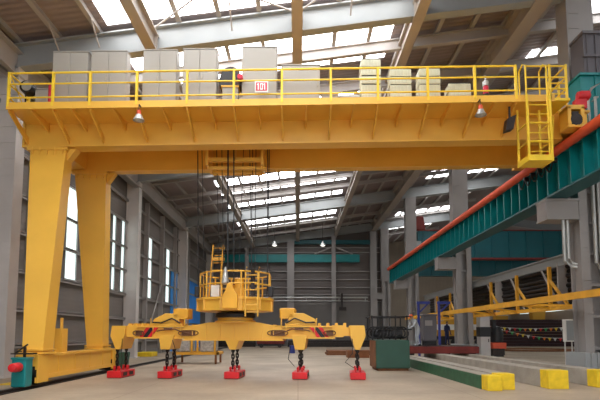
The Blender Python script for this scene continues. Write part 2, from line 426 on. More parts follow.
# ------------------------------------------------------------------ the yellow gantry crane
K = .0155
CR = thing('gantry_crane', 'huge yellow half gantry crane spanning the hall on two tapered legs', 'crane', (-7.85, 17.8, .09))
m = MB(); m.box(-9.25, 8.95, 16.45, 16.9, 8.06, 8.95); m.box(-9.25, 8.95, 16.4, 16.95, 8.0, 8.06); m.box(-9.25, 8.95, 16.4, 16.95, 8.9, 8.98)
m.box(-9.33, -9.25, 16.4, 16.95, 8.0, 8.98)
m.shear(K).build('front_girder', YEL, CR)
m = MB(); m.box(-9.0, 9.05, 19.15, 19.5, 8.1, 8.95); m.box(-9.0, 9.05, 19.1, 19.55, 8.04, 8.1); m.box(-9.0, 9.05, 19.1, 19.55, 8.92, 8.98)
m.shear(K).build('rear_girder', YEL, CR)
m = MB(); m.box(-9.1, -8.3, 16.9, 19.15, 8.1, 8.9); m.shear(K).build('cross_beam', YEL, CR)
# legs
def leg(bot, zb, top, zt):
    m = MB(); m.frus(bot, zb, top, zt)
    g = .07
    m.frus((top[0] - g, top[1] + g, top[2] - g, top[3] + g), zt - .12, (top[0] - g, top[1] + g, top[2] - g, top[3] + g), zt - .02)
    m.box(bot[0] - g, bot[1] + g, bot[2] - g, bot[3] + g, zb, zb + .06); m.box(bot[0] - g, bot[1] + g, bot[2] - g, bot[3] + g, zb + .1, zb + .15)
    # haunch at the inner top corner
    m.prism([(top[1] - .01, zt - .02), (top[1] + .32, zt - .02), (top[1] - .01 + .02, zt - .45)], 'xz', top[2] + .1, top[3] - .1)
    # bolted plates
    for k in range(5):
        xx = top[0] + .1 + k * (top[1] - top[0] - .2) / 4
        m.box(xx - .015, xx + .015, top[2] - .09, top[2] - .01, zt - .3, zt - .02)
    return m
leg((-8.13, -7.54, 14.85, 15.5), .98, (-9.05, -7.85, 16.42, 16.95), 7.87).build('leg', YEL, CR)
leg((-8.22, -7.62, 19.6, 20.25), .98, (-8.75, -7.52, 19.1, 19.6), 7.91).build('leg', YEL, CR)
# sill beam with wheels and drives
m = MB(); m.box(-8.1, -7.6, 14.65, 20.9, .36, .92); m.box(-8.16, -7.54, 14.6, 20.95, .9, .97); m.box(-8.14, -7.56, 15.0, 20.6, .24, .37)
for y in (14.6, 20.5):
    m.box(-8.18, -8.1, y, y + .65, .16, .95); m.box(-7.6, -7.52, y, y + .65, .16, .95)
for y in (16, 17.2, 18.4, 19.6): m.box(-7.6, -7.585, y, y + .02, .36, .9)
m.build('sill_beam', YEL, CR)
for y in (14.92, 20.82):
    m = MB(); m.lathe([(.05, -.3), (.34, -.3), (.34, .3), (.05, .3)], (-7.85, y, .43), 20, 'x'); m.build('wheel', DARKM, CR)
du = MB(); du.box(-7.96, -7.56, 14.02, 14.4, .1, .9); du.box(-7.99, -7.53, 13.99, 14.43, .86, .92); du.box(-7.9, -7.7, 14.4, 14.62, .3, .7)
du = du.build('drive_box', TEAL, CR, bevel=.03, label='teal drive box at the front foot')
m = MB(); m.lathe([(.05, -.2), (.11, -.18), (.13, -.05), (.13, .16), (.1, .2)], (-7.72, 13.8, .66), 16, 'y'); m.build('motor', RED, du)
m = MB(); m.box(-8.05, -7.45, 14.1, 14.4, 1.0, 1.04); m.box(-7.75, -7.69, 14.2, 14.26, .92, 1.2); m.bar((-8.0, 14.25, 1.02), (-7.65, 14.25, 1.28), .04); m.build('rail_sweeper_arm', DARKM, du)
m = MB(); m.frus((-7.62, -7.2, 20.95, 21.4), .16, (-7.68, -7.14, 20.95, 21.45), .8); m.build('rear_drive_box', GBOX, CR, label='dark green rear drive box')
m = MB(); m.box(-8.0, -7.75, 16.5, 16.9, .97, 1.75); m.tube([(-7.8, 16.55, 1.75), (-7.8, 16.55, 2.1)], .05, 8); m.build('leg_cabinet', YEL, CR)
# walkway deck and brackets
m = MB(); m.box(-9.2, 8.1, 15.2, 16.45, 8.8, 8.87); m.box(-9.2, 8.1, 15.17, 15.22, 8.76, 8.98); m.box(-9.2, -9.15, 15.2, 16.45, 8.8, 8.98); m.box(-9.1, 8.95, 16.95, 19.1, 8.9, 8.96)
m.shear(K).build('walkway_deck', YEL, CR)
POSTS = [-9.15, -7.75, -6.58, -5.1, -3.51, -2.03, -.51, 1.04, 2.53, 4.11, 5.6, 6.9]
for i, px in enumerate(POSTS):
    m = MB(); m.prism([(15.24, 8.8), (15.24, 8.7), (16.41, 8.1), (16.45, 8.1), (16.45, 8.3), (15.5, 8.8)], 'yz', px - .02, px + .02); m.shear(K).build('deck_bracket', YEL, CR)
    if i < len(POSTS) - 1:
        q = (px + POSTS[i + 1]) / 2
        m = MB(); m.prism([(15.24, 8.8), (15.24, 8.72), (16.42, 8.5), (16.42, 8.8)], 'yz', q - .02, q + .02); m.shear(K).build('deck_bracket', YEL, CR)
m = MB()
for z in (9.95, 9.59, 9.14):
    m.tube([(-9.15, 15.2, z), (6.9, 15.2, z)], .028 if z < 9.9 else .034, 8)
    m.tube([(-9.15, 15.2, z), (-9.15, 16.35, z)], .028, 8)
m.tube([(-9.12, 15.25, 9.85), (-9.12, 16.3, 9.0)], .02, 6)
rail = m.shear(K).build('railing', YEL2, CR)
for px in POSTS:
    MB().box(px - .035, px + .035, 15.155, 15.24, 8.85, 9.97).shear(K).build('railing_post', YEL2, rail)
MB().box(-9.19, -9.1, 16.28, 16.36, 8.9, 9.85).shear(K).build('railing_post', YEL2, rail)
# access ladder and hanging landing at the right end
m = MB(); m.box(7.1, 7.85, 14.95, 15.7, 6.9, 6.95)
m.box(7.1, 7.85, 14.93, 14.97, 6.88, 7.06); m.box(7.08, 7.12, 14.95, 15.7, 6.88, 7.06); m.box(7.83, 7.87, 14.95, 15.7, 6.88, 7.06)
land = m.build('ladder_landing', YEL2, CR)
m = MB()
for xx, y, zt in ((7.12, 14.97, 9.0), (7.83, 14.97, 9.0), (7.12, 15.68, 8.8), (7.83, 15.68, 8.8)): m.box(xx - .03, xx + .03, y - .03, y + .03, 6.9, zt)
for z in (7.5, 8.1):
    m.tube([(7.12, 14.97, z), (7.83, 14.97, z)], .022, 6); m.tube([(7.12, 14.97, z), (7.12, 15.68, z)], .022, 6); m.tube([(7.83, 14.97, z), (7.83, 15.68, z)], .022, 6)
m.tube([(7.83, 14.97, 7.2), (8.4, 15.9, 8.7)], .03, 6)
m.build('landing_guard', YEL2, land)
m = MB()
for xx in (7.15, 7.8):
    m.tube([(xx, 15.05, 6.95), (xx, 15.05, 10.0), (xx, 15.25, 10.12), (xx, 15.5, 10.0), (xx, 15.5, 8.95)], .028, 8)
z = 7.2
while z < 8.9: m.tube([(7.15, 15.05, z), (7.8, 15.05, z)], .018, 6); z += .3
m.build('ladder', YEL2, CR)
m = MB()
for xx, y in ((7.98, 15.2), (8.5, 15.2), (8.5, 16.3), (8.85, 16.3)): m.box(xx - .03, xx + .03, y - .03, y + .03, 8.95, 10.1)
for z in (10.05, 9.68, 9.3):
    m.tube([(7.2, 15.2, z), (8.5, 15.2, z)], .026, 6); m.tube([(8.5, 15.2, z), (8.5, 16.3, z)], .026, 6); m.tube([(8.5, 16.3, z), (9.1, 16.3, z)], .026, 6)
m.tube([(9.1, 16.3, 10.05), (9.1, 16.3, 9.0)], .026, 6); m.tube([(7.98, 15.2, 9.3), (8.5, 16.3, 9.0)], .02, 6)
m.box(8.05, 8.6, 15.2, 16.4, 8.92, 9.0)
m.build('end_guard_rail', YEL2, CR)
# end carriage running on the runway
m = MB(); m.box(8.95, 9.7, 16.2, 20.4, 8.36, 9.0); m.box(8.9, 9.75, 16.1, 20.5, 8.95, 9.02); m.build('end_carriage', YEL, CR)
for y in (16.9, 19.8):
    m = MB(); m.lathe([(.05, -.12), (.24, -.12), (.24, .12), (.05, .12)], (9.54, y, 8.44), 18, 'x'); m.build('wheel', DARKM, CR)
m = MB(); m.box(8.7, 9.25, 15.55, 16.1, 8.2, 8.3); m.box(8.7, 8.82, 15.55, 16.1, 8.3, 8.9); m.box(9.13, 9.25, 15.55, 16.1, 8.3, 8.9); m.box(8.7, 9.25, 15.55, 16.1, 8.8, 8.95); m.box(8.75, 9.2, 15.95, 16.1, 8.25, 8.9)
db = m.build('carriage_drive_housing', YEL, CR, bevel=.02)
m = MB(); m.lathe([(.1, -.2), (.2, -.2), (.2, .15), (.1, .2)], (8.98, 15.75, 8.46), 16, 'y'); m.box(8.88, 9.08, 15.6, 15.9, 8.55, 8.75); m.build('gearbox', DARKM, db)
m = MB(); m.lathe([(.05, -.22), (.13, -.2), (.16, -.1), (.16, .15), (.1, .2)], (9.5, 16.0, 9.46), 16, 'x'); m.box(9.2, 9.55, 15.9, 16.15, 9.0, 9.32); m.build('motor', RED, db)
m = MB(); m.bar((6.75, 15.4, 8.8), (6.75, 15.4, 8.45), .05); m.hexa([(6.55, 15.25, 7.95), (6.8, 15.25, 8.02), (6.8, 15.5, 8.02), (6.55, 15.5, 7.95), (6.62, 15.25, 8.35), (6.9, 15.25, 8.48), (6.9, 15.5, 8.48), (6.62, 15.5, 8.35)])
m.build('warning_horn', DARKM, CR, label='dark horn box under the walkway')

# ------------------------------------------------------------------ things on the walkway
def zdeck(x): return 8.87 + K * x
def cabinet(x0, x1, h, label, doors=2, dep=.42, y=15.6):
    z = zdeck((x0 + x1) / 2) + .0
    t = thing('electrical_cabinet', label, 'cabinet', ((x0 + x1) / 2, y + dep / 2, z), 'grey electrical cabinets on the crane walkway')
    m = MB(); m.box(x0, x1, y + .03, y + dep, z + .08, z + h); m.box(x0 - .015, x1 + .015, y + .01, y + dep + .01, z + h, z + h + .04)
    m.build('body', CABI, t, .01)
    m = MB(); m.box(x0 + .02, x1 - .02, y + .05, y + dep - .02, z, z + .08); m.build('plinth', DARKM, t)
    w = (x1 - x0) / doors
    for k in range(doors):
        a = x0 + k * w + .015; b = x0 + (k + 1) * w - .015
        d = MB().box(a, b, y, y + .03, z + .1, z + h - .03).build('door', CABI, t, .008)
        hx = b - .06 if k == 0 else a + .06
        MB().box(hx - .012, hx + .012, y - .03, y, z + h * .5, z + h * .5 + .12).build('handle', CABB, d)
    return t
C1 = [(-8.02, -6.87, 2.01, 'leftmost tall grey two door cabinet on the crane walkway'),
      (-6.76, -5.6, 2.02, 'second tall grey cabinet from the left, close beside the leftmost one'),
      (-5.07, -3.96, 2.02, 'third tall grey cabinet from the left end of the walkway'),
      (-3.76, -2.65, 2.04, 'tall grey cabinet left of the black drum on the walkway')]
for a, b, h, lab in C1: cabinet(a, b, h, lab)
cabinet(-1.83, -.69, 2.08, 'tall grey single door cabinet behind the red number sign', 1)
cabinet(-.54, .72, 1.44, 'lower wide grey cabinet right of the red number sign', 1)
cabinet(-8.6, -8.12, .8, 'small grey box at the left end of the walkway', 1, .4, 15.7)
def lowbox(x0, x1, h, label, m_=CABI):
    z = zdeck((x0 + x1) / 2)
    t = thing('junction_box', label, 'box', ((x0 + x1) / 2, 15.8, z))
    MB().box(x0, x1, 15.6, 16.1, z, z + h * .8).build('body', m_, t, .01); MB().box(x0 - .02, x1 + .02, 15.58, 16.12, z + h * .8, z + h).build('lid', m_, t, .01)
lowbox(.78, 1.3, .5, 'low pale box on the walkway right of the lower wide cabinet')
lowbox(1.36, 1.96, .4, 'flat pale box on the walkway left of the tallest resistor stack', GALV)
def resistor(x0, x1, n, label):
    z = zdeck((x0 + x1) / 2); th = .29
    t = thing('resistor_stack', label, 'resistor', ((x0 + x1) / 2, 15.85, z), 'resistor stacks on the walkway')
    m = MB(); m.box(x0 - .05, x1 + .05, 15.55, 16.15, z, z + .2); m.build('base_frame', YEL, t)
    for k in range(n):
        a = z + .2 + k * (.27 if n == 4 else th)
        m = MB(); m.box(x0, x1, 15.6, 16.1, a, a + th - .05)
        for j in range(5): m.box(x0 + .05 + j * (x1 - x0 - .1) / 5, x0 + .09 + j * (x1 - x0 - .1) / 5, 15.585, 15.6, a + .04, a + th - .09)
        m.build('resistor_tray', SLAT, t, .008)
        m = MB(); m.box(x0 + .03, x1 - .03, 15.63, 16.07, a + th - .05, a + th); m.build('insulator_strip', DARKM, t)
resistor(2.06, 2.7, 5, 'tallest of the cream resistor stacks, just right of the walkway middle')
resistor(3.0, 3.69, 4, 'first of two matching cream resistor stacks, next to the tallest one')
resistor(3.95, 4.63, 4, 'second of two matching cream resistor stacks, next to the single low one')
resistor(4.9, 5.62, 2, 'lowest cream resistor stack, last towards the ladder end')
# black domed drum with its box
z = zdeck(-2.2)
t = thing('cable_drum', 'black domed drum standing on a small grey box between two cabinets', 'drum', (-2.2, 15.8, z))
MB().box(-2.46, -1.95, 15.6, 16.1, z, z + .72).build('base_box', CABI, t, .01)
MB().box(-2.5, -1.92, 15.58, 16.12, z + .72, z + .78).build('shelf', YEL, t)
m = MB(); m.prism([(-2.2 + .36 * math.cos(a * math.pi / 14), z + .98 + .46 * math.sin(a * math.pi / 14)) for a in range(15)] + [(-2.56, z + .78), (-1.84, z + .78)], 'xz', 15.62, 16.1); m.build('drum', BLACK, t, .02)
m = MB(); m.lathe([(.05, -.1), (.09, -.1), (.09, .1), (.05, .12)], (-1.87, 15.52, z + 1.0), 14, 'y'); m.build('red_cap', SIGNR, t)
# sign
SG = thing('number_sign', 'small red sign with white figures on a white plate tied to the walkway railing', 'sign', (-1.15, 15.12, zdeck(-1.15) + .3))
b = zdeck(-1.15) + .3
MB().box(-1.36, -.94, 15.12, 15.14, b, b + .36).build('plate', WHITE, SG)
MB().box(-1.325, -.975, 15.112, 15.12, b + .045, b + .315).build('red_panel', SIGNR, SG)
def glyph(x, kind):
    m = MB(); y0, y1 = 15.105, 15.112; lo, hi = b + .075, b + .285
    if kind == '1':
        m.box(x - .018, x + .018, y0, y1, lo, hi); m.box(x - .045, x - .018, y0, y1, hi - .05, hi - .02)
    else:
        m.box(x - .045, x - .018, y0, y1, lo, hi); m.box(x + .018, x + .045, y0, y1, lo, hi); m.box(x - .018, x + .018, y0, y1, hi - .035, hi); m.box(x - .018, x + .018, y0, y1, lo, lo + .035)
    m.build('numeral', WHITE, SG)
glyph(-1.25, '1'); glyph(-1.15, '0'); glyph(-1.05, '1')
# lamps hung under the walkway
def worklamp(x, label):
    z = zdeck(x) - .1
    t = thing('work_lamp', label, 'lamp', (x, 15.3, z - .6), 'bell lamps under the walkway')
    m = MB(); m.tube([(x, 15.0, z), (x, 15.0, z - .2)], .015, 6); m.bar((x, 15.0, z + .0), (x, 15.2, z + .0), .03); m.build('hanger', DARKM, t)
    m = MB(); m.lathe([(.05, -.2), (.07, -.2), (.07, -.33), (.04, -.33)], (x, 15.0, z), 14); m.build('cap', ORANGE, t)
    m = MB(); m.lathe([(.05, -.33), (.09, -.34), (.12, -.42), (.18, -.52), (.17, -.52), (.1, -.42)], (x, 15.0, z), 20); m.build('bell_shade', GALV, t)
    m = MB(); m.lathe([(.02, -.58), (.1, -.55), (.15, -.5), (.1, -.48)], (x, 15.0, z), 16); m.build('bulb', GALV, t)
worklamp(-4.95, 'left of the two bell lamps hanging below the walkway edge')
worklamp(5.68, 'right of the two bell lamps hanging below the walkway edge, near the ladder')
x = 6.06; z = zdeck(x) + .0
t = thing('warning_beacon', 'small red and grey beacon standing on the walkway above the right lamp', 'beacon', (x, 15.5, z))
MB().lathe([(.1, 0), (.1, .3), (.07, .3)], (x, 15.5, z), 14).build('base', DARKM, t)
MB().lathe([(.09, .3), (.09, .55), (.07, .6)], (x, 15.5, z), 14).build('lens', SIGNR, t)
MB().lathe([(.1, .57), (.1, .72), (.03, .76), (.01, .95)], (x, 15.5, z), 14).build('cap', GALV, t)
x = -8.75; z = zdeck(x)
t = thing('floodlight', 'black floodlight on a post at the left end of the walkway', 'lamp', (x, 15.8, z))
m = MB(); m.tube([(x - .2, 15.8, z), (x - .2, 15.8, z + .75)], .025, 8); m.bar((x - .2, 15.8, z + .75), (x - .05, 15.7, z + .75), .04); m.build('post', DARKM, t)
m = MB(); m.lathe([(.1, -.22), (.2, -.2), (.22, .1), (.12, .2)], (x - .05, 15.7, z + .8), 18, 'y'); m.build('housing', BLACK, t)
m = MB(); m.lathe([(.05, -.225), (.16, -.23), (.16, -.24), (.05, -.24)], (x - .0, 15.7, z + .8), 18, 'y'); m.build('lens', GALV, t)
t = thing('extinguisher', 'red cylinder beside the leftmost tall cabinet on the walkway', 'extinguisher', (-7.95, 15.42, zdeck(-7.95)))
z = zdeck(-7.95)
MB().lathe([(.06, 0), (.06, .78), (.04, .84), (.02, .87)], (-7.95, 15.42, z), 12).build('bottle', SIGNR, t)
MB().box(-7.97, -7.93, 15.38, 15.46, z + .86, z + .93).build('valve', DARKM, t)

# ------------------------------------------------------------------ hoist trolley and ropes
TR = thing('hoist_trolley', 'yellow hoist trolley between the crane girders with hanging ropes', 'trolley', (-2.3, 18.2, 9.0))
m = MB(); m.box(-4.0, -.7, 16.5, 16.9, 9.08, 9.38); m.box(-4.0, -.7, 19.1, 19.5, 9.08, 9.38)
m.box(-3.9, -3.5, 16.5, 19.5, 9.1, 9.4); m.box(-1.2, -.8, 16.5, 19.5, 9.1, 9.4)
m.build('frame', YEL, TR)
for xx in (-3.6, -1.1):
    for y in (16.7, 19.3):
        m = MB(); m.lathe([(.05, -.1), (.16, -.1), (.16, .1), (.05, .1)], (xx, y, 9.13), 16, 'y'); m.build('wheel', DARKM, TR)
m = MB(); m.lathe([(.1, -1.1), (.42, -1.1), (.42, -1.05), (.36, -1.05), (.36, 1.05), (.42, 1.05), (.42, 1.1), (.1, 1.1)], (-2.35, 18.2, 9.65), 24, 'x'); m.build('rope_drum', DARKM, TR)
m = MB()
m.prism([(-3.4, 8.9), (-1.2, 8.9), (-1.35, 7.6), (-3.25, 7.6)], 'xz', 18.62, 18.68)
m.box(-3.2, -1.4, 18.4, 18.62, 7.62, 7.7); m.box(-3.35, -1.25, 17.75, 17.9, 7.84, 7.98); m.box(-3.3, -1.2, 17.9, 18.05, 7.6, 7.7)
m.box(-3.35, -3.25, 17.6, 18.7, 7.65, 9.1); m.box(-1.35, -1.25, 17.6, 18.7, 7.65, 9.1); m.box(-2.33, -2.27, 17.75, 17.85, 7.9, 9.1)
m.box(-3.3, -1.3, 17.7, 17.8, 8.72, 8.84)
m.build('sheave_frame', YEL, TR)
def rope(x0, x1, y, za, zb, r, m_=BLACK):
    MB().tube([(x0, y, za), (x1, y, zb)], r, 6).build('rope', m_, TR)
for x0, x1, r in ((-2.55, -2.5, .03), (-2.34, -2.28, .022)): rope(x0, x1, 17.7, 8.3, 3.3, r)
for x0, x1, y in ((-3.55, -3.35, 17.9), (-3.1, -2.9, 18.5), (-2.86, -2.7, 18.2), (-2.05, -2.2, 18.3), (-1.85, -1.7, 18.6), (-1.7, -1.72, 18.2), (-1.55, -1.55, 17.9), (-1.08, -1.15, 18.4)):
    rope(x0, x1, y, 8.6, 2.95, .013, CHAIN)
rope(-3.72, -3.6, 18.0, 8.6, 3.2, .02, CHAIN)
rope(-1.12, -1.1, 18.0, 8.6, 3.1, .02, CHAIN)

# ------------------------------------------------------------------ slewing platform
CX, CY = -2.27, 18.2
PF = thing('slewing_platform', 'round yellow railed platform hanging from the trolley ropes over the spreader beam', 'platform', (CX, CY, 2.3))
m = MB(); m.lathe([(1.36, .04), (1.36, .42), (1.42, .42), (1.42, .5), (1.36, .5)], (CX, CY, 2.33), 12, 'z', .5); m.build('deck_drum', YEL, PF)
for k in range(12):
    m = MB(); t_ = 2 * math.pi * k / 12 + math.pi / 12; p = V((CX + 1.37 * math.cos(t_), CY + 1.37 * math.sin(t_), 2.38)); m.bar(p, p + V((0, 0, .38)), .05)
    m.build('skirt_rib', YEL, PF)
m = MB(); m.lathe([(.66, 0), (.73, .02), (.73, .13), (.66, .19)], (CX, CY, 2.14), 28); m.build('slewing_ring', BLACK, PF)
pts = [(CX + 1.28 * math.cos(a * math.pi / 6 + math.pi / 12), CY + 1.28 * math.sin(a * math.pi / 6 + math.pi / 12)) for a in range(12)]
m = MB()
for zz in (3.72, 3.3): m.tube([(a, b, zz) for a, b in pts], .03, 6, True)
rl = m.build('guard_rail', YEL, PF)
for a, b in pts: MB().tube([(a, b, 2.85), (a, b, 3.72)], .03, 6).build('guard_post', YEL, rl)
m = MB(); m.prism([(CX - .26, 2.42), (CX + .24, 2.42), (CX + .24, 2.86), (CX + .1, 3.06), (CX + .06, 3.26), (CX - .1, 3.26), (CX - .14, 3.06), (CX - .26, 2.86)], 'xz', CY - 1.55, CY - 1.4)
m.build('hook_plate', OCH, PF, .01)
m = MB(); m.lathe([(.06, 3.24), (.13, 3.3), (.07, 3.7), (.03, 3.85)], (CX - .2, CY - 1.3, 0), 14); m.build('rope_socket', GALV, PF)
m = MB()
for xx in (CX + .5, CX + .92): m.tube([(xx, CY - 1.42, 2.15), (xx, CY - 1.42, 3.65), (xx + .02, CY - 1.2, 3.85)], .026, 6)
for k in range(6): m.tube([(CX + .5, CY - 1.42, 2.3 + k * .25), (CX + .92, CY - 1.42, 2.3 + k * .25)], .018, 6)
m.build('ladder', YEL, PF)
m = MB()
for xx in (CX - .98, CX - .6): m.tube([(xx + (-.08), CY + .4, 2.85), (xx + .06, CY + .4, 4.9)], .03, 6)
for k in range(7): m.tube([(CX - .98 + .02 * k, CY + .4, 3.1 + k * .28), (CX - .6 + .02 * k, CY + .4, 3.1 + k * .28)], .02, 6)
m.box(CX - .95, CX - .5, CY + .3, CY + .5, 4.3, 4.42)
m.build('mast_ladder', OCH, PF)
m = MB(); m.box(CX - .85, CX - .55, CY - .4, CY, 2.88, 3.3); m.build('control_box', WHITE, PF, .02)
m = MB(); m.box(CX - .3, CX + .35, CY - .4, CY + .3, 2.88, 3.2); m.lathe([(.2, 3.2), (.2, 3.55), (.1, 3.6)], (CX + .1, CY - .1, 0), 16); m.build('slewing_motor', OCH, PF, .02)
m = MB(); m.lathe([(.05, 3.3), (.07, 3.3), (.07, 3.75), (.04, 3.78)], (CX + .72, CY - 1.15, 0), 12); m.box(CX + .66, CX + .78, CY - 1.2, CY - 1.1, 2.88, 3.3); m.build('signal_lamp', DARKM, PF)
m = MB(); m.box(CX + 1.2, CX + 1.38, CY - .5, CY - .2, 2.88, 3.25); m.box(CX - 1.4, CX - 1.25, CY - .5, CY - .2, 2.88, 3.25); m.build('junction_box', BLACK, PF, .02)

# ------------------------------------------------------------------ magnet spreader beam
SB = thing('spreader_beam', 'long yellow telescopic spreader beam hung below the round platform', 'spreader', (CX, CY, 1.35))
ya, yb = CY - .45, CY + .45
m = MB()
m.prism([(CX - 1.75, 1.36), (CX + 1.75, 1.36), (CX + 1.75, 1.86), (CX + 1.35, 1.88), (CX + .85, 1.98), (CX - .85, 1.98), (CX - 1.35, 1.88), (CX - 1.75, 1.86)], 'xz', ya, yb)
for d in (-1.45, -.95, -.45, .05, .55, 1.05, 1.45): m.box(CX + d - .012, CX + d + .012, ya - .03, yb + .03, 1.36, 1.9)
m.box(CX - 1.8, CX + 1.8, ya - .06, yb + .06, 1.33, 1.37)
m.build('centre_box', YEL, SB)
m = MB(); m.lathe([(.74, 0), (.74, .06), (.64, .09), (.64, .17)], (CX, CY, 1.97), 28); m.build('pedestal', YEL, SB)
m = MB(); m.frus((CX - .1, CX + .12, CY - .5, CY + .5), 1.02, (CX - .25, CX + .25, CY - .55, CY + .55), 1.36); m.build('magnet_bracket', YEL, SB)
for s in (-1, 1):
    ends = 0 if s > 0 else -.22        # the left arm is run in a little further
    def X(d): return CX + s * (d + (ends if d > 3.95 else 0))
    def B(m, d0, d1, *r): return m.box(min(X(d0), X(d1)), max(X(d0), X(d1)), *r)
    m = MB(); B(m, 1.5, 3.55, ya + .08, yb - .08, 1.44, 1.78); B(m, 1.5, 3.6, ya + .0, yb - .0, 1.4, 1.45); B(m, 1.5, 3.6, ya + .0, yb - .0, 1.8, 1.85)
    for d in (1.9, 2.9, 3.55): B(m, d - .02, d + .02, ya, yb, 1.45, 1.8)
    sl = m.build('sleeve', YEL, SB)
    m = MB(); B(m, 3.3, 4.4, ya + .12, yb - .12, 1.5, 1.8); B(m, 3.5, 3.9, ya + .05, yb - .05, 1.46, 1.87); m.build('telescopic_arm', YEL, SB)
    for d in (3.05, 3.35, 3.65, 3.95): 
        m = MB(); B(m, d - .05, d + .05, ya + .2, yb - .2, 1.8, 1.95); m.build('lug', YEL, SB)
    m = MB(); m.prism([(X(4.1), 1.86), (X(4.62), 1.86), (X(4.66), 1.5), (X(4.46), 1.02), (X(4.3), 1.02), (X(4.14), 1.5)], 'xz', CY - .52, CY + .52)
    m.build('magnet_bracket', YEL, SB, .012)
    m = MB(); m.prism([(X(2.1), 1.52), (X(2.64), 1.52), (X(2.55), 1.02), (X(2.22), 1.02)], 'xz', CY - .6, CY + .55); m.build('magnet_bracket', YEL, SB, .012)
    # drive unit on top
    m = MB(); B(m, 1.85, 2.95, ya + .05, yb - .1, 1.85, 1.95); m.prism([(X(1.95), 1.95), (X(2.95), 1.95), (X(2.9), 2.1), (X(2.5), 2.3), (X(2.0), 2.3)], 'xz', ya + .05, yb - .25)
    u = m.build('arm_drive', YEL, SB, .02)
    m = MB(); B(m, 1.65, 2.2, ya + .05, yb - .2, 2.1, 2.48); m.build('drive_motor', OCH, u, .05)
    m = MB(); m.tube([(X(1.9), ya - .02, 1.95), (X(2.2), ya - .02, 2.12), (X(2.6), ya - .02, 1.96), (X(2.9), ya - .02, 1.98)], .03, 6); m.build('drive_hose', DARKM, u)
    m = MB()
    for d in (1.72, 2.95): m.tube([(X(d), ya - .05, 1.85), (X(d + .02), ya - .05, 2.12)], .02, 6)
    m.tube([(X(1.72), ya - .05, 2.12), (X(1.95), ya - .05, 2.12)], .02, 6)
    m.build('step_rail', YEL, SB)
    # dark hoses looped along the sleeve, red and black hazard stripes
    y = ya - .03
    def loop(c, z, L, H):
        return [(X(c + L * math.copysign(abs(math.cos(t)) ** .6, math.cos(t))), y, z + H * math.sin(t)) for t in [2 * math.pi * k / 20 for k in range(20)]]
    m = MB(); m.tube(loop(1.6, 1.6, .36, .09), .018, 6, True); m.tube([(X(1.5), y, 1.56), (X(1.9), y, 1.66), (X(2.1), y, 1.74), (X(2.6), y, 1.7), (X(2.75), y, 1.66)], .025, 6); m.tube(loop(3.42, 1.6, .2, .08), .02, 6, True)
    B(m, 1.35, 1.85, ya - .02, ya, 1.53, 1.67); B(m, 3.3, 3.55, ya, ya + .08, 1.53, 1.68); B(m, 2.2, 2.5, ya - .01, ya + .02, 1.7, 1.78)  # flat boxes paint the shade inside the arm recesses in brown
    m.build('hose_and_slot_shade', BRON, SB)
    m = MB()
    for d in (2.72, 3.02):
        f = 1 if s > 0 else 1
        m.prism([(X(d), 1.8), (X(d + .13), 1.8), (X(d + .38), 1.45), (X(d + .26), 1.45)], 'xz', ya + .0, ya + .075)
    m.build('hazard_stripe', RED, SB)
    m = MB(); m.prism([(X(2.86), 1.8), (X(3.0), 1.8), (X(3.26), 1.45), (X(3.12), 1.45)], 'xz', ya + .01, ya + .075); m.build('hazard_stripe', BLACK, SB)
    m = MB(); m.tube([(X(2.2), ya - .1, 1.5), (X(2.05), ya - .12, 1.1), (X(1.98), ya - .12, .7), (X(2.2), ya - .1, .45)], .012, 6); m.build('magnet_cable', BLACK, SB)
    m = MB(); m.tube([(X(4.2), ya - .1, 1.4), (X(4.2), ya - .12, .9), (X(3.95), ya - .12, .6), (X(4.25), ya - .1, .4)], .012, 6); m.build('magnet_cable', BLACK, SB)

# ------------------------------------------------------------------ lifting magnets
YAW = math.radians(-4.5); SB.rotation_euler.z = YAW      # the beam hangs slightly turned
def magnet(x, label):
    t = thing('lifting_magnet', label, 'magnet', (x, CY, 0), 'red lifting magnets')
    y0, y1 = CY - .62, CY + .62
    MB().box(x - .26, x + .26, y0, y1, .02, .25).build('body', RED, t, .015)
    m = MB(); m.box(x - .24, x + .24, y0 + .03, y1 - .03, 0, .03); m.build('pole_plate', DARKM, t)
    m = MB(); m.box(x + .26, x + .275, y0 + .2, y0 + .5, .07, .2); m.box(x + .26, x + .275, y1 - .5, y1 - .2, .07, .2); m.build('side_marking', DARKM, t)
    for y in (CY - .38, CY + .38):
        lm = MB(); lm.box(x - .1, x - .05, y - .08, y + .08, .25, .42); lm.box(x + .05, x + .1, y - .08, y + .08, .25, .42); lm.tube([(x - .12, y, .36), (x + .12, y, .36)], .035, 8); lm.build('lug', RED, t)
        cm = MB(); z = .43
        cm.link((x, y, z), .1, .05, .022, (0, 1, 0)); k = 0
        while z < .95:
            z += .115; k += 1; cm.link((x, y, z), .085, .045, .022, (1, 0, 0) if k % 2 else (0, 1, 0))
        cm.box(x - .05, x + .05, y - .03, y + .03, .97, 1.03)
        cm.build('chain', CHAIN, t)
    return t
mg = magnet(CX, 'red magnet hanging at the far left end of the spreader beam, beside the crane foot')
labs = ['red magnet second from the left below the spreader beam', 'middle red magnet straight below the round platform',
        'red magnet second from the right below the spreader beam', 'rightmost red magnet, nearest the dark green box']
def on_beam(d): return (CX + d * math.cos(YAW), CY + d * math.sin(YAW), 0)
for d, lb in zip((-2.38, 0, 2.38, 4.38), labs): dup(mg, on_beam(d), lb).rotation_euler.z = YAW
mg.location = on_beam(-4.22); mg.rotation_euler.z = YAW

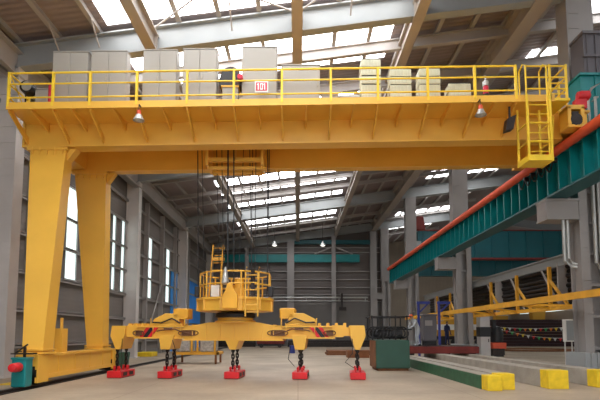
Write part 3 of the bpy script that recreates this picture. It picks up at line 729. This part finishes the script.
# ------------------------------------------------------------------ concrete foundation strips with yellow ends
def strip(x0, x1, y0, y1, h, label, paint=None):
    t = thing('concrete_strip', label, 'kerb', ((x0 + x1) / 2, y0, 0), 'long concrete strips with yellow ends')
    MB().box(x0, x1, y0 + .5, y1, 0, h).build('body', CONC, t, .02)
    MB().box(x0 - .01, x1 + .01, y0, y0 + .5, 0, h + .01).build('painted_end', YPAINT, t, .02, label='yellow painted end')
    if paint: MB().box(x0 - .03, x0, y0 + .5, y1, 0, h - .02).build('painted_side', GPAINT, t, label='worn green side face')
strip(5.26, 5.64, 14.0, 26, .41, 'long low concrete strip with a green side and yellow end, nearest the green box', 1)
strip(5.67, 6.12, 14.3, 26, .44, 'concrete strip with yellow end pressed against the green sided one')
strip(7.18, 7.75, 14.5, 28.8, .52, 'concrete strip with a single yellow end in the middle of the right foreground')
strip(8.8, 9.3, 14.9, 28.8, .5, 'concrete strip with a yellow end at the right frame edge, before the column base')
m = MB(); m.lathe([(.02, 0), (.1, .02), (.13, .08), (.08, .15), (.02, .16)], (7.55, 16.8, 0), 9)
tag(m.build('stone_lump', DARKM), 'small dark lump lying on the floor between the strips', 'stone')

# ------------------------------------------------------------------ green box with black frames
t = thing('green_box', 'large dark green steel box standing on the floor right of the spreader beam', 'box', (4.0, 22.2, 0))
MB().box(3.32, 4.75, 21.4, 23.2, .1, 1.3).build('body', GBOX, t, .03)
MB().box(3.4, 4.7, 21.5, 23.1, 0, .1).build('skid', RUST, t)
MB().box(3.285, 3.32, 21.5, 23.1, .12, 1.28).build('side_panel', RUST, t, label='rust orange side panel')
t = thing('pipe_frame', 'black pipe frame loaded with hoses on top of the dark green box', 'frame', (4.0, 22.3, 1.3))
m = MB()
for xx in (3.2, 3.65, 4.2, 4.7):
    m.tube([(xx, 21.6, 1.3), (xx, 21.6, 2.35)], .03, 6); m.tube([(xx, 23.0, 1.3), (xx, 23.0, 2.35)], .03, 6)
for zz in (1.75, 2.3):
    m.tube([(3.1, 21.6, zz), (4.9, 21.6, zz)], .03, 6); m.tube([(3.1, 23.0, zz), (4.9, 23.0, zz)], .03, 6); m.tube([(3.2, 21.6, zz), (3.2, 23.0, zz)], .03, 6); m.tube([(4.7, 21.6, zz), (4.7, 23.0, zz)], .03, 6)
m.build('rails', BLACK, t)
m = MB()
for k in range(9):
    cx = 3.35 + .16 * k; m.tube([(cx + .3 * math.cos(a), 22.1 + .04 * k + .1 * math.sin(2 * a), 1.62 + .25 * math.sin(a)) for a in [2 * math.pi * j / 14 for j in range(14)]], .035, 6, True)
m.build('hose_coils', BLACK, t)
m = MB(); m.lathe([(.04, -.7), (.2, -.68), (.2, .68), (.04, .7)], (3.95, 22.4, 1.55), 14, 'x'); m.build('reel', BLACK, t)

# ------------------------------------------------------------------ red bed with workers
t = thing('steel_bed', 'wide oxide red steel bed lying across the far ends of the concrete strips', 'platform', (7.5, 27.4, .45))
MB().box(5.5, 9.4, 26.1, 28.75, .54, .9).build('frame', DRED, t, .02)
for xx, z in ((5.85, .445), (7.45, .53), (9.05, .51)):
    MB().box(xx - .2, xx + .2, 26.2, 28.6, z - .0, .54).build('packer', DARKM, t)
MB().box(5.55, 9.35, 26.15, 28.7, .9, .92).build('top_plate', DARKM, t)
t = thing('machine_box', 'grey machine cabinet standing on the red steel bed beside the worker', 'machine', (7.2, 28.1, .92))
m = MB(); m.box(6.98, 7.7, 27.8, 28.5, 1.15, 2.6); m.box(6.93, 7.75, 27.75, 28.55, 2.55, 2.65); m.build('body', HOUSE, t, .04)
MB().box(7.02, 7.66, 27.85, 28.45, .92, 1.15).build('base', BLACK, t)
MB().box(7.05, 7.45, 27.77, 27.8, 2.0, 2.3).build('panel', COLR, t)
for i, xx in enumerate((7.95, 9.3)):
    t = thing('jib_crane', ['left', 'right'][i] + ' blue bent steel arm standing behind the grey machine cabinet', 'frame', (xx, 33.0, 0), 'blue steel arms')
    m = MB(); m.box(xx - .07, xx + .07, 32.93, 33.07, 0, 3.6); m.box(xx - .3, xx + .3, 32.75, 33.25, 0, .06); m.build('post', BLUEF, t)
    m = MB(); m.box(xx - .1, xx + .75, 32.92, 33.08, 3.5, 3.68); m.bar((xx + .1, 33, 3.0), (xx + .6, 33, 3.5), .1); m.build('jib', BLUEF, t)

def person(name_label, loc, face, pose, cloth, hair_m, hat=False):
    t = thing('person', name_label, 'person', loc)
    c, s = math.cos(face), math.sin(face)
    def W(p): return V((loc[0] + c * p[0] - s * p[1], loc[1] + s * p[0] + c * p[1], loc[2] + p[2]))
    J, E, R = [], [], []
    idx = {}
    def j(n, p, r): idx[n] = len(J); J.append(W(p)); R.append(r)
    def e(*ns):
        for a, b in zip(ns, ns[1:]): E.append((idx[a], idx[b]))
    lean = pose['lean']
    def up(h, f=0): return (0, -f - math.sin(lean) * (h - .92), .92 + math.cos(lean) * (h - .92)) if h > .92 else (0, -f, h)
    j('pel', (0, 0, .94), .15); j('waist', up(1.1), .135); j('chest', up(1.34), .165); j('neck', up(1.5), .06); j('head', up(1.6, .02), .085); j('crown', up(1.7, .02), .08)
    e('pel', 'waist', 'chest', 'neck', 'head', 'crown')
    for sd, n in ((-1, 'L'), (1, 'R')):
        sh = up(1.42); j('sh' + n, (sd * .19, sh[1], sh[2]), .065)
        ex, ey, ez = pose['el' + n]; j('el' + n, (sd * ex, sh[1] + ey, sh[2] + ez), .045)
        wx, wy, wz = pose['wr' + n]; j('wr' + n, (sd * wx, sh[1] + wy, sh[2] + wz), .032)
        e('chest', 'sh' + n, 'el' + n, 'wr' + n)
        a = J[idx['el' + n]]; b = J[idx['wr' + n]]; d = (b - a).normalized()
        side = d.cross(V((0, 1, 0)) if abs(d.y) < .9 else V((1, 0, 0))).normalized()
        idx['pa' + n] = len(J); J.append(b + d * .06); R.append(.032); e('wr' + n, 'pa' + n)
        for q in range(5):
            off = (q - 2) * .02; L = (.045, .075, .085, .08, .06)[q]
            base = b + d * (.03 if q == 0 else .085) + side * (off * (1.6 if q == 0 else 1))
            tip = base + d * L * .7 + side * (-.03 if q == 0 else off * .3) + V((0, 0, -.01))
            idx['f%d' % q + n] = len(J); J.append(base); R.append(.009); idx['t%d' % q + n] = len(J); J.append(tip); R.append(.008)
            e('pa' + n, 'f%d' % q + n, 't%d' % q + n)
        j('hip' + n, (sd * .1, 0, .88), .095)
        kx, ky, kz = pose['kn' + n]; j('kn' + n, (sd * kx, ky, kz), .06)
        fx, fy = pose['ft' + n]; j('an' + n, (sd * fx, fy, .09), .045); j('to' + n, (sd * fx * 1.1, fy - .17, .04), .038)
        e('pel', 'hip' + n, 'kn' + n, 'an' + n, 'to' + n)
    me = bpy.data.meshes.new('body'); org = V(loc)
    me.from_pydata([tuple(p - org) for p in J], E, [])
    o = bpy.data.objects.new('body', me); COL.objects.link(o); o.parent = t
    md = o.modifiers.new('Skin', 'SKIN')
    for i, sv in enumerate(me.skin_vertices[0].data): sv.radius = (R[i], R[i]); sv.use_root = (i == 0)
    o.modifiers.new('Sub', 'SUBSURF').levels = 1; o.modifiers['Sub'].render_levels = 2
    me.materials.append(cloth)
    hp = J[idx['head']]; cp = J[idx['crown']]; axis = (cp - hp).normalized()
    fdir = V((s * 1, -c, 0)).normalized(); fdir = (fdir - axis * fdir.dot(axis)).normalized()
    ctr = hp + axis * .05
    m = MB(); sd = axis.cross(fdir)
    def ell(m, c0, ra, rb, rc, n=12, k=8, lo=-1.0):
        vs = []; fs = []
        for i in range(k + 1):
            ph = -math.pi / 2 + math.pi * i / k
            ph = max(ph, math.asin(lo))
            for q in range(n):
                th = 2 * math.pi * q / n
                vs.append(c0 + sd * ra * math.cos(ph) * math.cos(th) + fdir * rb * math.cos(ph) * math.sin(th) + axis * rc * math.sin(ph))
        for i in range(k):
            for q in range(n): fs.append((i * n + q, i * n + (q + 1) % n, (i + 1) * n + (q + 1) % n, (i + 1) * n + q))
        m.add(vs, fs, True)
    ell(m, ctr, .08, .1, .125); ell(m, ctr + fdir * .1 - axis * .005, .015, .025, .025, 8, 6)
    for q in (-1, 1): ell(m, ctr + sd * q * .082, .012, .025, .035, 8, 6)
    m.build('face', SKIN, t)
    m = MB()
    for q in (-1, 1): ell(m, ctr + sd * q * .032 + fdir * .088 + axis * .015, .014, .012, .009, 8, 6)
    ell(m, ctr + fdir * .085 - axis * .06, .03, .012, .007, 8, 6)
    m.build('eyes_and_mouth', HAIR, t)
    m = MB(); ell(m, ctr - fdir * .012 + axis * .015, .088, .105, .125, 14, 8, .1); m.build('hair', hair_m, t) if not hat else None
    if hat:
        m = MB(); ell(m, ctr + axis * .03, .105, .125, .13, 14, 8, .1); ell(m, ctr + axis * .045 + fdir * .03, .12, .16, .012); m.build('hard_hat', HAT, t)
    m = MB()
    for n in 'LR':
        b = J[idx['an' + n]]; tp = J[idx['to' + n]]; m.hexa([V((b.x + dx, b.y + dy, z)) for z in (loc[2] + .0, loc[2] + .09) for dx, dy in ((-.05, -.2), (.05, -.2), (.05, .07), (-.05, .07))])
    m.build('boots', BLACK, t, .02)
person('worker in pale grey clothes and orange hat bending over the red steel bed', (6.5, 27.2, .92), -1.2,
       dict(lean=.55, elL=(.24, -.12, -.26), wrL=(.2, -.34, -.42), elR=(.24, -.14, -.25), wrR=(.18, -.36, -.4), knL=(.12, -.05, .48), knR=(.12, -.1, .48), ftL=(.12, .02), ftR=(.13, -.02)), CLOTHG, HAIR, True)
t = thing('plate_stack', 'low dark stack of steel plates on the floor behind the second right column', 'plates', (11.4, 37.5, 0))
for k in range(5): MB().box(10.4 + .03 * k, 12.7 - .05 * (k % 2), 36.6, 38.6, .14 * k, .14 * k + .13).build('plate', PLATE, t)
person('standing person in navy work clothes left of the second right column', (11.15, 37.6, .69), 0.4,
       dict(lean=.05, elL=(.25, -.02, -.28), wrL=(.24, -.12, -.52), elR=(.25, 0, -.28), wrR=(.26, -.08, -.54), knL=(.1, -.03, .48), knR=(.11, 0, .48), ftL=(.11, .02), ftR=(.14, 0)), CLOTHB, HAIR)

# ------------------------------------------------------------------ yellow truss gangway and pipes along the right columns
t = thing('truss_gangway', 'long yellow trussed gangway running along the right columns above head height', 'gangway', (10, 30, 2.8))
m = MB(); m.box(9.62, 9.78, 6, 45, 2.78, 3.02); m.build('front_chord', OCH, t)
m = MB(); m.box(11.35, 11.5, 6, 45, 2.6, 2.78); m.build('rear_chord', OCH, t)
for i, y in enumerate((9, 12.4, 15.8, 19.2, 22.6, 26.0, 29.5, 34, 37.5, 41)):
    m = MB(); m.box(11.36, 11.5, y - .07, y + .07, 2.7, 4.6); m.bar((11.43, y, 4.0), (11.43, y - 1.5 if y > 20 else y - 1.2, 2.75), .1); m.build('post', OCH, t)
    if not (abs(y - 18.4) < 1.5 or abs(y - 32.7) < 1):
        m = MB(); m.bar((9.7, y, 2.9), (11.43, y, 2.7), .1); m.build('cross_bar', OCH, t)
MB().bar((9.7, 22, 2.85), (11.4, 19.5, 2.65), .1).build('brace', OCH, t); MB().bar((9.7, 26, 2.85), (11.4, 29, 2.65), .1).build('brace', OCH, t)
m = MB(); m.box(11.52, 11.62, 6, 45.5, 4.55, 4.95); m.box(11.42, 11.72, 6, 45.5, 4.93, 5.0); m.build('top_beam', STEELL, t, label='pale grey upper beam')
for k in range(9):
    xx = 11.95 + .06 * (k % 2); zz = 2.86 + .21 * k
    m = MB(); m.tube([(xx, 6, zz), (xx, 45, zz)], .11, 10); m.build('pipe', DARKM, t)
for y in (8, 14, 22, 29, 35, 42): MB().box(11.5, 12.2, y, y + .08, 2.6, 4.7).build('pipe_hanger', STEEL, t)
for y in (24, 27.5, 30.9): MB().bar((11.75, y, 4.6), (11.75, y - 1.6, 2.8), .07).build('grey_brace', STEEL, t)

# ------------------------------------------------------------------ cranes of the right-hand bay
t = thing('overhead_crane', 'teal overhead crane bridge with panelled girders across the right hand bay', 'crane', (20, 50, 9))
for nm, y0, z0, z1 in (('front_girder', 49.0, 9.0, 11.7), ('rear_girder', 52.5, 7.6, 9.6)):
    m = MB(); m.box(11.9, 33.5, y0, y0 + .8, z0, z1)
    xx = 12.4
    while xx < 33: m.box(xx, xx + .1, y0 - .12, y0, z0, z1); xx += 1.7
    m.build(nm, DTEAL, t)
m = MB(); m.box(11.9, 33.5, 48.8, 49.9, 8.86, 9.0); m.build('rail_strip', DRED, t)
m = MB(); m.box(11.9, 33.5, 48.85, 49.0, 11.7, 11.78); m.build('top_rail', DRED, t)
m = MB(); m.frus((11.6, 12.7, 48.9, 49.6), 11.78, (11.8, 12.5, 48.9, 49.6), 13.2); m.build('end_hoist', DRED, t, .1)
m = MB(); m.box(11.5, 12.1, 48.5, 48.9, 8.7, 10.6); m.build('control_cabin', STEELL, t)
t = thing('bay_crane', 'teal crane end with dark machinery house above it beside the nearest right column', 'crane', (11, 17, 8.2))
m = MB(); m.box(9.86, 18, 16.75, 17.5, 8.9, 10.55); m.box(9.8, 18, 16.65, 17.6, 10.55, 10.63); m.box(9.8, 18, 16.65, 17.6, 8.82, 8.9)
for k in range(6): m.box(10.35 + k * 1.0, 10.4 + k * 1.0, 16.7, 16.75, 8.9, 10.55)
m.build('bridge_girder', TEAL, t)
m = MB(); m.box(10.0, 14, 16.7, 17.5, 10.63, 12.1)
for k in range(14): m.box(10.1 + k * .3, 10.14 + k * .3, 16.66, 16.7, 10.65, 12.05)
m.box(9.95, 14, 16.62, 16.7, 11.2, 11.28); m.box(9.95, 14, 16.62, 17.5, 12.05, 12.15)
m.build('machinery_house', HOUSE, t)
MB().box(9.7, 10.25, 16.72, 17.5, 8.06, 8.83).build('end_truck', DTEAL, t)
m = MB(); m.tube([(9.9, 16.4, 8.6), (9.9, 16.4, 9.7), (10.0, 16.35, 9.9), (10.4, 16.3, 10.15), (10.45, 16.3, 8.6)], .045, 8); m.tube([(10.1, 16.35, 8.6), (10.1, 16.35, 9.6)], .05, 8); m.tube([(10.2, 16.35, 9.6), (10.2, 16.7, 9.6)], .03, 6)
m.build('pipe_guard', GALV, t)

# ------------------------------------------------------------------ things beyond the right columns
t = thing('plate_pile', 'wide dark maroon pile of steel plates beyond the right columns hung with bunting', 'plates', (28, 61, 0))
for k in range(9): MB().box(23.4 + .12 * (k % 3), 34.0 - .15 * (k % 2), 60, 63, .36 * k, .36 * k + .33).build('plate', PLATE, t)
for r, (z0, z1, sag) in enumerate(((1.9, 1.85, .25), (1.7, .6, .5))):
    t = thing('bunting_string', ['upper', 'lower sagging'][r] + ' string of small coloured flags in front of the maroon plate pile', 'bunting', (27, 58, 1), 'bunting strings')
    pts = [(22.0 + .6 * k, 58.5 if r == 0 else 56.5, z0 + (z1 - z0) * k / 17 - sag * math.sin(math.pi * k / 17) + .5) for k in range(18)]
    MB().tube(pts, .02, 5).build('cord', WHITE, t)
    for k in range(17):
        x, y, z = pts[k]
        m = MB(); m.prism([(x + .1, z), (x + .5, z), (x + .3, z - .38)], 'xz', y - .01, y + .01); m.build('flag', FLAGS[(k * 2 + r) % 5], t)
for k, xx in enumerate((21.9, 32.4)):
    t = thing('bunting_post', ['left', 'right'][k] + ' thin post carrying the bunting strings', 'post', (xx, 58.5, 0), 'bunting posts')
    MB().tube([(xx, 58.5, .05), (xx, 58.5, 2.7)], .06, 8).build('pole', DARKM, t); MB().lathe([(.3, 0), (.3, .06), (.1, .1)], (xx, 58.5, 0), 12).build('base', DARKM, t)
t = thing('steel_ring', 'large thin dark steel ring lying on the floor before the plate pile', 'ring', (23, 46, 0))
MB().tube([(21.5 + 3.6 * math.cos(a), 46 + 3.0 * math.sin(a), .08) for a in [2 * math.pi * k / 40 for k in range(40)]], .08, 6, True).build('hoop', RUST, t)
t = thing('floor_cabinet', 'tall pale grey cabinet with a dark band beside the second right column', 'cabinet', (12.9, 33.6, 0))
MB().box(12.1, 12.75, 33.3, 34.0, 0, 2.8).build('body', COLM, t, .02); MB().box(12.08, 12.77, 33.28, 34.02, 1.35, 2.0).build('band', BLACK, t)
MB().box(12.6, 12.64, 33.26, 33.3, 1.0, 1.2).build('handle', DARKM, t)
t = thing('winch_machine', 'black machine with an orange base right of the banded pale grey cabinet', 'machine', (13.6, 34.5, 0))
MB().box(13.2, 14.0, 34.1, 34.8, .1, .55).build('base', DARKM, t); MB().box(13.15, 14.1, 34.0, 34.9, .55, .95).build('tank', ORANGE, t, .03)
m = MB(); m.lathe([(.1, .95), (.42, 1.0), (.46, 1.6), (.3, 2.0), (.1, 2.1)], (13.6, 34.45, 0), 16); m.box(13.3, 13.5, 34.2, 34.5, 1.9, 2.5); m.build('winch_body', BLACK, t)
MB().box(13.25, 13.95, 34.15, 34.75, 0, .1).build('skid', BLACK, t)
t = thing('yellow_wagon', 'yellow rail wagon far behind the standing person', 'wagon', (20, 66, 0))
MB().box(18.0, 24.0, 65, 67, 1.2, 3.6).build('body', DYEL, t, .05); MB().box(17.8, 24.2, 64.9, 67.1, .75, 1.2).build('chassis', DARKM, t)
MB().box(18.0, 24.0, 64.9, 65, 2.0, 2.7).build('window_band', WHITE, t)
for xx in (18.8, 20.2, 22, 23.3): MB().lathe([(.1, -.1), (.42, -.1), (.42, .1), (.1, .1)], (xx, 65.1, .42), 16, 'y').build('wheel', BLACK, t)
for k, xx in enumerate((27.5, 32.5)):
    t = thing('yellow_column', ['left', 'right'][k] + ' yellow crane leg standing behind the maroon plate pile', 'leg', (xx, 68, 0), 'yellow crane legs behind the plates')
    MB().frus((xx - .5, xx + .5, 67.6, 68.4), .3, (xx - 1.2, xx + 1.2, 67.4, 68.6), 7.5).build('shaft', DYEL, t); MB().box(xx - .9, xx + .9, 67.2, 68.8, 0, .3).build('foot', DYEL, t)
    MB().box(xx - 2.2, xx + 2.2, 67.3, 68.7, 7.5, 8.6).build('head_beam', DYEL, t)
# switch box on a stand beside the nearest column
t = thing('switch_box', 'pale switch box on a thin stand left of the nearest right column base', 'box', (10.98, 20.4, 0))
m = MB(); m.box(10.82, 10.86, 20.4, 20.44, 0, 1.3); m.box(11.1, 11.14, 20.4, 20.44, 0, 1.3); m.box(10.82, 11.14, 20.4, 20.44, .55, .59); m.build('stand', COLM, t)
MB().box(10.8, 11.16, 20.25, 20.5, 1.25, 2.15).build('body', WHITE, t, .015); MB().box(10.84, 11.12, 20.235, 20.25, 1.3, 2.1).build('door', STEELL, t)

# ------------------------------------------------------------------ things on the hall floor
t = thing('trestle_rack', 'yellow steel trestle rack standing on the floor behind the spreader beam', 'rack', (-5.4, 26.5, 0))
m = MB(); m.box(-6.5, -4.1, 26.0, 26.12, .48, .62); m.box(-6.5, -4.1, 27.6, 27.72, .48, .62); m.box(-6.5, -6.38, 26, 27.7, .48, .62); m.box(-4.22, -4.1, 26, 27.7, .48, .62); m.build('top_frame', OCH, t)
for xx in (-6.35, -4.25):
    for y in (26.06, 27.66): MB().box(xx - .05, xx + .05, y - .05, y + .05, 0, .5).build('leg', RUST, t); 
for xx in (-5.5, -5.2, -4.3, -6.4): MB().box(xx - .05, xx + .05, 26.0, 26.1, .6, 1.9).build('upright', OCH, t)
for k, (a, b) in enumerate(((-6.3, -5.6), (-5.1, -4.35))):
    tag(MB().box(a, b, 26.15, 27.5, .62, 1.5).build('wrapped_bundle', WRAP, None, .06), ['left', 'right'][k] + ' silver wrapped bundle lying on the yellow trestle rack', 'bundle', 'wrapped bundles on the trestle rack')
t = thing('plate_stack', 'flat stack of rusty plates on the floor behind the right arm of the spreader', 'plates', (3, 38, 0))
for k in range(2): MB().box(2.1 + .1 * k, 5.6 - .1 * k, 36.5, 39.5, .16 * k, .16 * k + .14).build('plate', RUST, t)
tag(MB().box(3.2, 4.6, 32.5, 33.6, 0, .48).build('wooden_crate', RUST, None, .02), 'low rusty brown crate on the floor behind the rightmost magnet', 'crate')
t = thing('red_wagon', 'low dark red wagon far back near the middle of the end wall', 'wagon', (-3, 56, 0))
MB().box(-4.5, -1.5, 55, 57, .4, 1.05).build('body', DRED, t, .04); MB().box(-4.4, -1.6, 55.1, 56.9, .2, .4).build('chassis', BLACK, t)
for xx in (-4, -2): MB().lathe([(.05, -.1), (.22, -.1), (.22, .1), (.05, .1)], (xx, 55.05, .22), 14, 'y').build('wheel', BLACK, t)
t = thing('material_pile', 'long low dark pile of steel sections along the foot of the back wall', 'pile', (2, 59, 0))
for k in range(12): MB().box(-1.2 + .05 * (k % 3), 8.6, 58 + .2 * k, 58.16 + .2 * k, 0, .5 + .12 * ((k * 5) % 3)).build('steel_section', DARKM, t)
t = thing('material_pile', 'dark pile of steel sections along the back wall left of the red wagon', 'pile', (-8, 59, 0))
for k in range(8): MB().box(-9.8 + .05 * (k % 3), -5, 58.4 + .2 * k, 58.56 + .2 * k, 0, .5 + .12 * ((k * 5) % 3)).build('steel_section', DARKM, t)
t = thing('blue_drum', 'small dark blue drum standing behind the right hanging bracket of the spreader', 'drum', (-.3, 44, 0))
MB().lathe([(.2, 0), (.22, .02), (.22, .3), (.23, .32), (.22, .34), (.22, .6), (.18, .62)], (-.45, 40, 0), 16).build('barrel', BLUEF, t)
t = thing('wall_crane', 'small wall mounted jib with a hanging hook block on the back wall', 'jib', (5, 60, 5.4))
m = MB(); m.box(5.2, 5.4, 60.1, 60.4, 4.6, 6.4); m.box(4.95, 5.8, 59.95, 60.4, 4.3, 4.7); m.build('block', DARKM, t)
MB().box(5.2, 5.4, 60.4, 61.65, 6.2, 6.4).build('arm', STEEL, t)
for k, xx in enumerate((-2.6, 2.75)):
    t = thing('pendant_lamp', ['left', 'right'][k] + ' of the two small white pendant lamps hanging before the back wall', 'lamp', (xx, 55, 11.3), 'pendant lamps before the back wall')
    MB().tube([(xx, 55, 11.6), (xx, 55, rz(xx) + .42)], .025, 6).build('cord', DARKM, t)
    MB().lathe([(.08, .45), (.12, .3), (.36, 0), (.3, 0), (.1, .25)], (xx, 55, 11.3), 18).build('shade', GALV, t)
    MB().lathe([(.05, -.1), (.2, -.06), (.26, .02), (.1, .1)], (xx, 55, 11.3), 14).build('bulb', LAMP, t)
# ------------------------------------------------------------------ light
w = bpy.data.worlds.new('sky'); S.world = w; w.use_nodes = True
bg = w.node_tree.nodes['Background']; bg.inputs['Color'].default_value = (.93, .96, 1.0, 1); bg.inputs['Strength'].default_value = 1.7

# ------------------------------------------------------------------ camera
cd = bpy.data.cameras.new('camera'); cam = bpy.data.objects.new('camera', cd); COL.objects.link(cam)
cd.sensor_width = 36; cd.lens = 36 * 500 / 600; cd.shift_x = 2 / 600; cd.shift_y = 88 / 600
cam.location = (0, 0, 1.6); cam.rotation_euler = (math.radians(90) + math.atan(45 / 500), 0, 0)
cd.clip_end = 300
S.camera = cam
S.view_settings.view_transform = 'Standard'; S.view_settings.look = 'None'; S.view_settings.gamma = 1; S.view_settings.use_curve_mapping = False
S.view_settings.exposure = 0.0
S.cycles.max_bounces = 10; S.cycles.diffuse_bounces = 6
S.cycles.use_denoising = True
